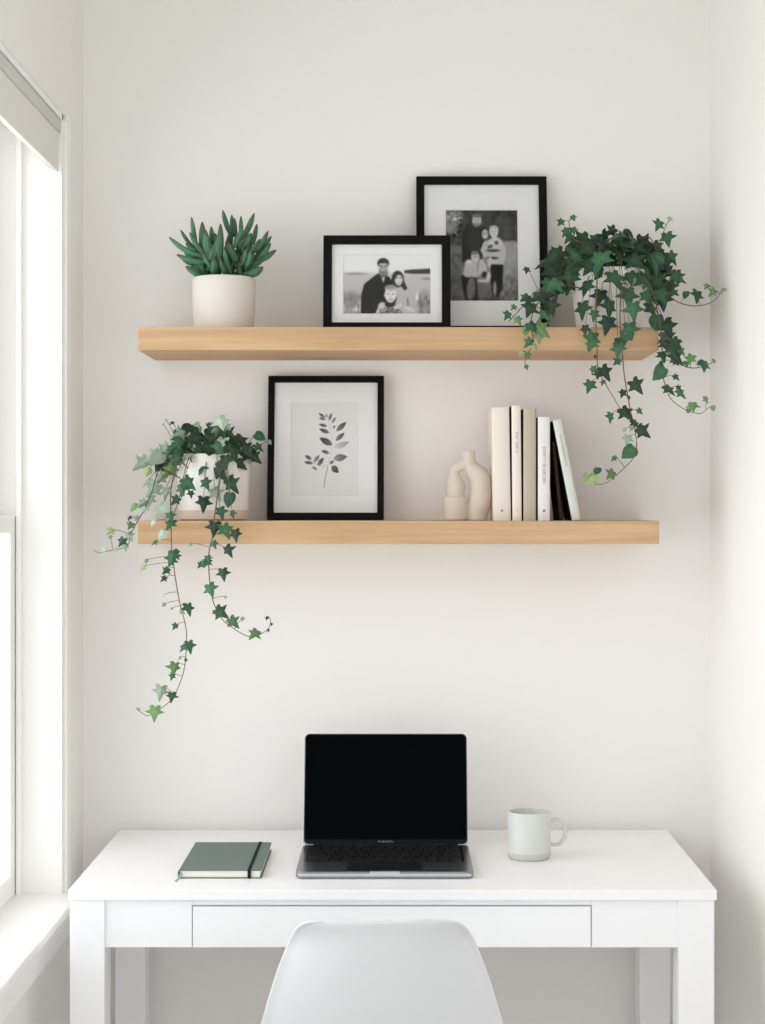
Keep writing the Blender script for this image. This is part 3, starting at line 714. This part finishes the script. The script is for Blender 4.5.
def finger(bm, lay, p0, p1, r, n=8, g=(64, 108, 82), tipc=(92, 62, 66)):
    d = p1-p0; L = d.length; side = d.cross(Vector((0, 1, 0))); side = side.normalized() if side.length > 1e-6 else Vector((1, 0, 0))
    sag = Vector((0, 0, -1))*L*.10
    N = 9; pts = []; rs = []
    for i in range(N+1):
        t = i/N; pts.append(p0+d*t+sag*math.sin(math.pi*t)); rs.append(r*(.55+.45*math.sin(math.pi*min(1, t*.8+.08)))*math.sqrt(max(.06, 1-max(0, (t-.62)/.38)**2.2)))
    rings = tube(bm, pts, rs, n)
    for i, ring in enumerate(rings):
        t = i/N; k = max(0, (t-.82)/.18); base = .82+.2*t
        c = [lin(g[j]*base)*(1-k)+lin(tipc[j])*k for j in range(3)]
        for v in ring: v[lay] = (*c, 1)
FZ = [((240,290),(110,218),13),((205,255),(155,190),9),((215,245),(197,142),11),((240,275),(238,160),17),((250,285),(190,200),12),((280,310),(140,285),15),((252,355),(175,330),18),((262,310),(208,240),15),
 ((255,350),(165,262),15),((262,345),(310,190),19),((280,250),(272,178),13),((302,260),(286,203),12),((262,300),(250,190),19),((305,310),(308,168),17),((345,205),(316,115),12),((356,215),(351,133),12),
 ((366,215),(362,145),10),((387,235),(386,138),11),((388,225),(437,127),14),((360,255),(392,175),14),((372,310),(330,232),20),((382,265),(374,220),16),((388,262),(426,203),18),((385,285),(428,238),16),
 ((430,245),(447,168),12),((440,275),(490,195),12),((440,270),(503,215),12),((420,312),(520,268),16),((365,330),(438,285),23),((398,362),(470,333),20),((330,365),(327,298),18),((285,365),(286,298),22),
 ((355,365),(342,308),16),((250,362),(222,282),17),((440,305),(470,258),14),((450,300),(500,240),13),((300,365),(262,300),15),((410,350),(455,300),16),((230,290),(175,240),12),((330,270),(350,190),15),
 ((215,320),(160,300),12),((400,300),(460,225),13),((420,330),(480,290),14)]
zz = 3.825; groups = {}
rs_ = random.Random(4)
for i, (a, c, w) in enumerate(FZ):
    f = abs(a[0]-310)/200; front = rs_.uniform(-1, .6)
    dy0 = front*.022*(1-f*.5); dy1 = dy0+front*.02
    p0 = P(140+a[0]/zz, 180+a[1]/zz, sy+dy0); p1 = P(140+c[0]/zz, 180+c[1]/zz, sy+dy1)
    # roots pull towards the soil
    key = 0 if a[0] < 250 else 1 if a[0] < 325 else 2 if a[0] < 395 else 3
    groups.setdefault(key, []).append((p0, p1, w*1.12/zz*sy/F*.5*1.5))
for i in range(64):
    k = i % 4; cxk = (-.036, -.013, .013, .036)[k]; q = rs_.uniform(0, 2*math.pi); el = rs_.uniform(.25, 1.0)
    p0 = Vector((scx+cxk+rs_.uniform(-.008, .008), sy+rs_.uniform(-.02, .032), ZU+hp-.004+rs_.uniform(0, .035)))
    L = rs_.uniform(.03, .05); d = Vector((math.cos(q)*(1-el*.6)+cxk*9*(.8), math.sin(q)*(1-el*.5), .35+el)).normalized()
    p1 = p0+d*L
    groups.setdefault(k, []).append((p0, p1, rs_.uniform(.003, .005)))
for k, fs in sorted(groups.items()):
    b = BM(); lay = attr_set(b)
    root = Vector((scx+(-.034, -.012, .012, .034)[k], sy, ZU+hp-.012))
    tr = tube(b, spline([root, root+Vector((0, 0, .02)), root+Vector((0, 0, .045))], 3), .004, 8)
    for r_ in tr:
        for v in r_: v[lay] = (*[lin(c) for c in (60, 84, 58)], 1)
    for p0, p1, r in fs:
        j = rs_.uniform(.8, 1.15)
        finger(b, lay, p0, p1, r, g=(80*j, 124*j, 94*j))
        # hidden stalk down to the rosette's stem so no leaf floats
        tr = tube(b, [p0+(p1-p0)*.08, root+Vector((0, 0, max(.004, min(.04, (p0.z-root.z)*.6))))], .0015, 5)
        for r_ in tr:
            for v in r_: v[lay] = (*[lin(c) for c in (60, 92, 62)], 1)
    obj('rosette', b, SUCC, su, True)

# ---------------------------------------------------------------- ivy
def leaf_template():
    half = [(0, .02), (.08, -.10), (.22, -.17), (.41, -.10), (.32, .06), (.36, .18), (.64, .30), (.42, .40), (.23, .46), (.17, .64), (.07, .90), (0, 1.03)]
    out = half+[(-x, y) for x, y in half[-2:0:-1]]
    m = (0, .28)
    return out, m
LO, LM = leaf_template()
HALF_R = [(0, 0), (.20, -.10), (.36, .0), (.44, .2), (.42, .42), (.30, .66), (.12, .86), (0, 1.0)]
LOR = HALF_R+[(-x, y) for x, y in HALF_R[-2:0:-1]]
def add_leaf(bm, lay, base, tipdir, nrm, size, colr, rnd, roundish=False):
    """size = overall width; base = petiole point"""
    t = tipdir.normalized(); n = (nrm-t*nrm.dot(t)).normalized(); s = t.cross(n)
    out = LOR if roundish else LO
    k = size/(1.15 if roundish else 1.22); fold = rnd.uniform(.1, .6); curl = rnd.uniform(.05, .35); asy = rnd.uniform(.85, 1.15)
    def pt(u, v):
        return base+s*(u*k*(asy if u > 0 else 1/asy))+t*(v*k)+n*(-fold*abs(u)*k*.8-curl*k*(max(0, v)**2)*.6+.0)
    j = rnd.uniform(-.06, .06)
    ov = [bm.verts.new(pt(x*(1+j*math.sin(7*i)), y)) for i, (x, y) in enumerate(out)]
    iv = [bm.verts.new(pt(LM[0]+(x-LM[0])*.5, LM[1]+(y-LM[1])*.5)+n*k*(.018 if i % 2 else -.006)) for i, (x, y) in enumerate(out)]
    c = bm.verts.new(pt(*LM))
    N = len(ov)
    for i in range(N):
        bm.faces.new((ov[i], ov[(i+1) % N], iv[(i+1) % N], iv[i])); bm.faces.new((iv[i], iv[(i+1) % N], c))
    vein = [min(1, q*1.25+.02) for q in colr]
    for v in ov: v[lay] = (*colr, 1)
    for v in iv: v[lay] = (*[colr[q]*.8+vein[q]*.2 for q in range(3)], 1)
    c[lay] = (*vein, 1)
TONES = {'d': (24, 54, 34), 'm': (44, 86, 54), 'g': (88, 120, 70), 'p': (136, 154, 134), 'y': (136, 154, 102)}  # p: pale leaf colour, with some light-struck gloss put into it
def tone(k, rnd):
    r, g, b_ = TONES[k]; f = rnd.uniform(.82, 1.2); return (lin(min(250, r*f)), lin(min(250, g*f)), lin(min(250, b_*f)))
def nearest(poly, p):
    best = None
    for a, c in zip(poly[:-1], poly[1:]):
        L = (c-a).length_squared; t = 0 if L == 0 else max(0, min(1, (p-a).dot(c-a)/L)); q = a+(c-a)*t
        d = (q-p).length
        if best is None or d < best[0]: best = (d, q)
    return best
def ivy(lab, cxp, yc, zbase, pot_fn, soil_z, soil_r, vines, crown, seed, fill_poly, nfill, crown_c, default, crown_k=1.25):
    rnd = random.Random(seed); X = (cxp-CX)*yc/F
    t = thing('potted_ivy', (X, yc, zbase), lab, 'potted plant', 'potted plants on the shelves')
    pot_fn(t, X)
    b = BM(); lathe(b, [(0, soil_z+.004), (soil_r, soil_z), (soil_r, soil_z-.02), (0, soil_z-.02)], (X, yc, zbase), 32); obj('soil', b, SOIL, t, True)
    soil = Vector((X, yc, zbase+soil_z))
    cc = P(*crown_c)
    for pts, leaves in vines:
        poly = spline([P(*p) for p in pts], 6)
        b = BM(); n = len(poly); tube(b, poly, [.0013-.0007*i/(n-1) for i in range(n)], 6)
        vn = obj('vine', b, STEM, t, True)
        b = BM(); lay = attr_set(b)
        for lf in leaves:
            px, py, wpx, k = lf[:4]; p = P(px, py, nearest_D(pts, py, px)-rnd.uniform(.0, .012)-.003)
            size = 1.14*wpx*p.y/F
            d, q = nearest(poly, p)
            out = (p-q); out.y *= .3
            tip = out.normalized()*.45+Vector((rnd.uniform(-.4, .4), rnd.uniform(-.3, .1), -.75)) if d > .002 else Vector((rnd.uniform(-.8, .8), -.2, -.7))
            tip.normalize(); nr = Vector((rnd.uniform(-.7, .6), -1, rnd.uniform(-.1, .7)))
            base = p-tip*size*.38
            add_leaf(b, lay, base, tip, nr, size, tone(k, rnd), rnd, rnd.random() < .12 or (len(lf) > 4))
            d, q = nearest(poly, base)
            r_ = tube(b, [q, (q+base)/2+Vector((0, -.001, .0015)), base], .0006, 5)
            for rr in r_:
                for v in rr: v[lay] = (*[lin(c) for c in (98, 96, 66)], 1)
        obj('leaves', b, LEAF, vn)
    b = BM(); lay = attr_set(b); stems = BM()
    def crown_leaf(px, py, D, wpx, k):
        p = P(px, py, D); size = crown_k*wpx*D/F
        o = p-cc; o.y *= .6
        tip = (o.normalized()*.6 if o.length > .01 else Vector((0, -.3, 0)))+Vector((rnd.uniform(-.5, .5), rnd.uniform(-.3, .1), -.65)); tip.normalize()
        nr = Vector((rnd.uniform(-.85, .65)+o.x*1.5, -1, rnd.uniform(-.3, .8)))
        base = p-tip*size*.38
        if base.z < zbase+.006 and SX0-.01 < base.x < SX1+.01 and base.y > SY0-.012: return
        add_leaf(b, lay, base, tip, nr, size, tone(k, rnd), rnd, rnd.random() < .1)
        dr_ = Vector((base.x-soil.x, base.y-soil.y, 0)); dl = dr_.length
        mid = soil+dr_*(min(dl*.6, soil_r+.012)/max(dl, 1e-4)); mid.z = soil.z+.020 if dl > soil_r else (soil.z+max(base.z, soil.z+.01))/2
        r0 = soil+Vector((rnd.uniform(-.6, .6)*soil_r, rnd.uniform(-.6, .6)*soil_r, -.002))
        tube(stems, spline([r0, mid, base], 4), .0006, 5)
    for lf in crown:
        px, py, wpx, k = lf[:4]
        hang = (py-crown_c[1])/40
        D = (lf[4] if len(lf) > 4 else yc-.085-max(0, hang)*.02+.075*min(1, abs(px-crown_c[0])/60)**2+rnd.uniform(-.02, .02)+max(0, -hang)*.05)
        if zbase-.06 < P(px, py, D).z < zbase+.03 and D > SY0-.02: D = SY0-.03
        crown_leaf(px, py, D, wpx, k)
    from_x = [p[0] for p in fill_poly]; from_y = [p[1] for p in fill_poly]
    def inside(x, y):
        r = False; n = len(fill_poly)
        for i in range(n):
            (ax, ay), (bx_, by) = fill_poly[i], fill_poly[(i+1) % n]
            if (ay > y) != (by > y) and x < (bx_-ax)*(y-ay)/(by-ay)+ax: r = not r
        return r
    c = 0
    while c < nfill:
        x, y = rnd.uniform(min(from_x), max(from_x)), rnd.uniform(min(from_y), max(from_y))
        if not inside(x, y): continue
        D = rnd.uniform(yc-.06, yc+.075); c += 1
        if zbase > 1.6 and x < 556: D = yc-rnd.uniform(.03, .08)
        if zbase < 1.6 and x > 250: D = yc-rnd.uniform(.02, .07)
        if P(x, y, D).z < zbase+.03: D = yc-.1
        crown_leaf(x, y, D, rnd.uniform(12, 17), rnd.choice(default))
    st = obj('stems', stems, PETIOLE, t, True)
    obj('foliage', b, LEAF, t)
    return t
def nearest_D(pts, py, px):
    best = min(((p[0]-px)**2+(p[1]-py)**2, p[2]) for p in pts); return best[1]
z5 = lambda x, y: (80+x/3.643, 400+y/3.643)
z6 = lambda x, y: (80+x/3.643, 560+y/3.643)
z3 = lambda x, y: (490+x/3.06, 200+y/3.06)
z4 = lambda x, y: (560+x/4.25, 340+y/4.25)
def LV(fn, f, lst): return [(*fn(x, y), w/f, k) for x, y, w, k in lst]
VD = 3.085
left_vines = [
 # long trailing vine
 ([(188, 468, 3.16), (178, 462, 3.10), (171, 490, VD), (171, 520, VD), (171.5, 545, VD), (173, 560, VD), (176, 582, VD), (180, 604, VD), (185.7, 626, VD), (186.5, 642, VD), (184, 670, VD), (176, 692, VD), (168, 703, VD), (150, 715, VD), (142, 713, VD), (136, 708, VD)],
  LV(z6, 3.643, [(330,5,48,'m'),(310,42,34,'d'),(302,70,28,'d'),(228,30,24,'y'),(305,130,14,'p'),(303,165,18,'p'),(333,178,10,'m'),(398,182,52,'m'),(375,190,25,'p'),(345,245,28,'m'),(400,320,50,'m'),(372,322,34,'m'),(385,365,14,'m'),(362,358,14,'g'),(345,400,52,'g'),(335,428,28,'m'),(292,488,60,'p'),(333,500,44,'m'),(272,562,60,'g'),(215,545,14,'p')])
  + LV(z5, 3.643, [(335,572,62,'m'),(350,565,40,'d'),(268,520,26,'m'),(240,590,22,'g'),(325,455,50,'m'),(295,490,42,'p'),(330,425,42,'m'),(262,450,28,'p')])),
 # right hanging vine
 ([(222, 470, 3.15), (220, 480, 3.09), (217, 500, VD), (214, 520, VD), (213, 535, VD), (209, 552, VD), (209, 572, VD), (211, 590, VD), (214, 604, VD), (222, 619, VD), (233, 628, VD), (247, 636, VD), (258, 635, VD), (268, 629, VD), (271, 620, VD)],
  LV(z6, 3.643, [(458,12,40,'m'),(435,20,28,'d'),(522,54,50,'d'),(476,112,58,'m'),(530,138,14,'p'),(518,196,60,'m'),(562,232,52,'g'),(590,218,22,'p'),(632,270,52,'g'),(680,213,18,'d'),(697,236,12,'d'),(686,258,14,'m')])
  + LV(z5, 3.643, [(540,556,50,'d'),(490,530,34,'m'),(402,528,18,'p'),(468,580,34,'m'),(445,598,28,'m'),(490,470,66,'d'),(535,482,60,'m'),(567,495,50,'d')])),
 # left sweeping vine
 ([(180, 478, 3.17), (160, 470, 3.12), (152, 492, VD), (143, 512, VD), (137, 522, VD), (131, 534, VD), (128, 545, VD), (119, 549, VD), (108, 551, VD), (99, 553, VD), (94, 550, VD)],
  LV(z5, 3.643, [(192,390,36,'g'),(183,460,34,'g'),(178,432,24,'d'),(182,500,40,'p'),(150,520,38,'m'),(165,540,30,'p'),(110,480,34,'y'),(112,502,22,'g'),(125,550,24,'p'),(85,548,36,'p'),(205,432,22,'p'),(235,400,30,'p'),(225,380,40,'p')])),
 # short middle vine
 ([(192, 462, 3.15), (189, 458, 3.09), (184, 475, VD), (180, 495, VD), (172, 520, VD)],
  LV(z5, 3.643, [(402,305,62,'m'),(372,328,46,'m'),(346,370,42,'m'),(405,345,30,'d')])),
]
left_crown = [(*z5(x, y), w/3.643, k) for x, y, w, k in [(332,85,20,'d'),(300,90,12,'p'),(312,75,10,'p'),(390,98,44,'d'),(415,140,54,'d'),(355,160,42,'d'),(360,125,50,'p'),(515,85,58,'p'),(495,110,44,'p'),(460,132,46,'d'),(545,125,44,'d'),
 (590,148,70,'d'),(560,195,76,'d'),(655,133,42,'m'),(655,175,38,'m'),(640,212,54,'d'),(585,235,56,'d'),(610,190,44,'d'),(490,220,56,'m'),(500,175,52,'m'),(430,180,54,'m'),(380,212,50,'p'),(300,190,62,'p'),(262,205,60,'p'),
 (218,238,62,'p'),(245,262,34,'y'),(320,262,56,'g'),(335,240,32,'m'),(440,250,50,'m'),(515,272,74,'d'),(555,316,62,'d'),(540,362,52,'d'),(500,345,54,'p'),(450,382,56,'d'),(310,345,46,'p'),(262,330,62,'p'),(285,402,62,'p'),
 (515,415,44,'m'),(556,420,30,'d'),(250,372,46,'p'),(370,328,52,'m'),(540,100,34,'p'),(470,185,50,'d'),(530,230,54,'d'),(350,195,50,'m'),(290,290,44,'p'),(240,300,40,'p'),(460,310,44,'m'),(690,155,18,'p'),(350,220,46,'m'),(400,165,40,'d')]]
def pot_left(t, X):
    b = BM(); r = .0715; h = .128
    lathe(b, [(0, .0), (r-.010, 0), (r-.006, .003), (r-.004, .020), (r-.004, .0202), (r-.002, .07), (r, h-.003), (r-.002, h), (r-.005, h-.001), (r-.006, h-.01), (r-.009, .02), (0, .015)], (X, 3.222, ZL), 64, mi=[1, 1, 1, 0, 0, 0, 0, 0, 0, 0, 0])
    obj('pot', b, [CERAM_WHITE, CERAM_RAW], t, True)
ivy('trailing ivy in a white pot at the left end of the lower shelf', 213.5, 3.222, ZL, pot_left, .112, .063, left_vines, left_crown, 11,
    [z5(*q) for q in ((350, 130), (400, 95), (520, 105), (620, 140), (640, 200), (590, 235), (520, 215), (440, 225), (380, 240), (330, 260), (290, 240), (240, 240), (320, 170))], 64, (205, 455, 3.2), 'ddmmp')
VR = 3.08
right_vines = [
 ([(628, 285, 3.16), (622, 285, 3.08), (620, 320, VR), (622, 350, VR), (624.5, 377, VR), (628, 397, VR), (630.5, 411, VR), (635, 430, VR), (636.5, 448, VR), (631.8, 460, VR), (621, 471, VR), (608, 482, VR), (598, 484.5, VR), (591, 482, VR)],
  LV(z4, 4.25, [(245,48,72,'m'),(240,95,42,'m'),(330,202,76,'d'),(265,230,40,'d'),(294,246,20,'d'),(342,305,32,'m'),(325,356,48,'d'),(356,396,70,'d'),(302,382,22,'p'),(274,385,22,'p'),(285,426,48,'p'),(290,474,72,'m'),(322,482,26,'m'),(225,505,32,'m'),(215,575,54,'g'),(157,556,42,'m'),(125,588,62,'y'),(108,575,30,'y'),(150,610,24,'y')])),
 ([(596, 275, 3.15), (597, 280, 3.08), (596, 320, VR), (597, 350, VR), (598, 368, VR), (606, 385, VR), (620, 408, VR), (628, 420, VR)],
  LV(z4, 4.25, [(132,25,62,'m'),(150,72,18,'d'),(138,130,38,'m'),(195,145,74,'d'),(160,150,40,'d'),(180,182,30,'m'),(123,200,60,'m', ),(286,315,74,'d'),(217,334,50,'m')])),
 ([(650, 285, 3.18), (655, 300, 3.09), (660, 325, VR), (662, 345, VR), (662, 370, VR), (666, 388, VR), (672, 400, VR), (686, 410, VR), (700, 413.5, VR), (706, 410, VR)],
  LV(z4, 4.25, [(425,143,76,'m'),(440,70,56,'d'),(480,45,70,'d'),(500,80,66,'d'),(450,25,60,'d'),(500,15,60,'d'),(520,50,46,'m'),(430,100,30,'d'),(495,98,34,'d'),(497,160,34,'m'),(470,212,64,'m'),(520,230,54,'m'),(508,205,30,'d'),(565,282,58,'g'),(545,300,24,'g'),(625,256,36,'g'),(650,290,26,'p')])),
 ([(662, 340, VR), (672, 358, VR), (684, 366, VR), (694, 368, VR), (705, 366, VR), (713, 362, VR)],
  LV(z4, 4.25, [(552,85,54,'g'),(535,100,36,'m'),(615,110,62,'m'),(655,90,28,'g'),(590,95,20,'m')])),
 ([(652, 280, 3.2), (668, 295, 3.17), (680, 303, 3.16), (696, 306, 3.16), (712, 302, 3.16), (720, 294, 3.16), (723, 288, 3.16)],
  LV(z3, 3.06, [(570,240,46,'m'),(568,285,28,'m'),(597,290,26,'m'),(635,297,48,'m'),(680,285,32,'g'),(662,265,24,'g'),(710,278,22,'p'),(560,225,24,'m')])),
 ([(570, 285, 3.16), (556, 288, 3.09), (540, 300, VR), (531, 320, VR), (533, 340, VR), (529, 352, VR), (525, 362, VR), (527, 370, VR)],
  LV(z3, 3.06, [(140,295,64,'d'),(120,335,58,'d'),(190,260,62,'m'),(160,400,60,'g'),(130,390,44,'m'),(150,425,36,'y'),(190,330,58,'d'),(175,355,44,'m'),(108,400,34,'g'),(115,440,36,'m'),(135,450,24,'y'),(95,470,28,'y'),(118,478,24,'g'),(112,512,18,'g')])),
 ([(590, 290, 3.16), (560, 285, 3.12), (538, 290, 3.1), (524, 305, 3.09), (515, 315, 3.09), (508, 322, 3.09)],
  LV(z3, 3.06, [(112,215,26,'d'),(52,355,34,'m'),(88,372,30,'g'),(70,330,22,'g'),(105,300,40,'m')])),
 ([(640, 240, 3.2), (650, 238, 3.18), (658, 252, 3.17), (661, 240, 3.17), (665, 228, 3.17), (669, 220, 3.17)],
  LV(z3, 3.06, [(515,80,42,'m'),(550,60,20,'p'),(543,122,50,'m')])),
 ([(590, 245, 3.2), (575, 240, 3.18), (571, 232, 3.17), (569, 222, 3.17), (572, 218, 3.17)],
  LV(z3, 3.06, [(215,70,28,'m'),(256,55,24,'m'),(228,100,34,'m'),(255,95,28,'m'),(240,120,40,'m')])),
]
right_crown = [(*z3(x, y), w/3.06, k) for x, y, w, k in [(155,195,48,'d'),(200,170,54,'d'),(275,125,62,'d'),(300,150,56,'d'),(380,108,64,'d'),(410,135,54,'d'),(480,135,64,'d'),(515,145,46,'d'),(345,150,64,'d'),(260,180,72,'m'),(330,190,84,'m'),
 (400,170,80,'d'),(450,190,64,'d'),(500,200,64,'m'),(540,200,50,'m'),(210,210,64,'d'),(245,245,54,'d'),(290,270,56,'d'),(340,225,56,'d'),(390,245,66,'m'),(430,242,46,'m'),(335,300,54,'d'),(280,342,56,'d'),(318,356,36,'m'),(370,335,58,'d'),(425,300,66,'m'),
 (440,342,58,'m'),(480,250,66,'m'),(520,258,64,'m'),(530,310,62,'d'),(500,340,54,'d'),(510,372,50,'d'),(545,395,62,'d'),(545,425,52,'d'),(358,385,58,'d'),(430,402,56,'m'),(412,430,44,'m'),(310,432,54,'m'),(290,400,32,'d'),(565,445,46,'m'),
 (480,300,44,'m'),(180,230,50,'d'),(230,190,50,'d'),(430,215,50,'d'),(300,210,54,'d'),(560,180,44,'m'),(460,155,50,'d'),(390,440,36,'d'),(175,215,44,'m'),(550,270,50,'d'),(250,220,44,'d'),(360,120,50,'d'),(430,110,40,'d'),(590,245,30,'m')]]
def pot_right(t, X):
    b = BM(); h = .118
    lathe(b, [(0, 0), (.058, 0), (.062, .003), (.066, .03), (.073, .09), (.077, h-.003), (.075, h), (.072, h-.001), (.070, h-.01), (.060, .02), (0, .015)], (X, 3.222, ZU), 64)
    obj('pot', b, CERAM_WHITE, t, True)
ivy('lush dark green ivy in a white pot at the right end of the upper shelf', 609, 3.222, ZU, pot_right, .100, .066, right_vines, right_crown, 23,
    [z3(*q) for q in ((160, 190), (230, 140), (300, 115), (380, 95), (480, 120), (540, 160), (560, 240), (550, 320), (500, 330), (470, 260), (400, 240), (330, 235), (260, 260), (180, 300), (150, 250))], 125, (610, 265, 3.2), 'dddm', 1.22)
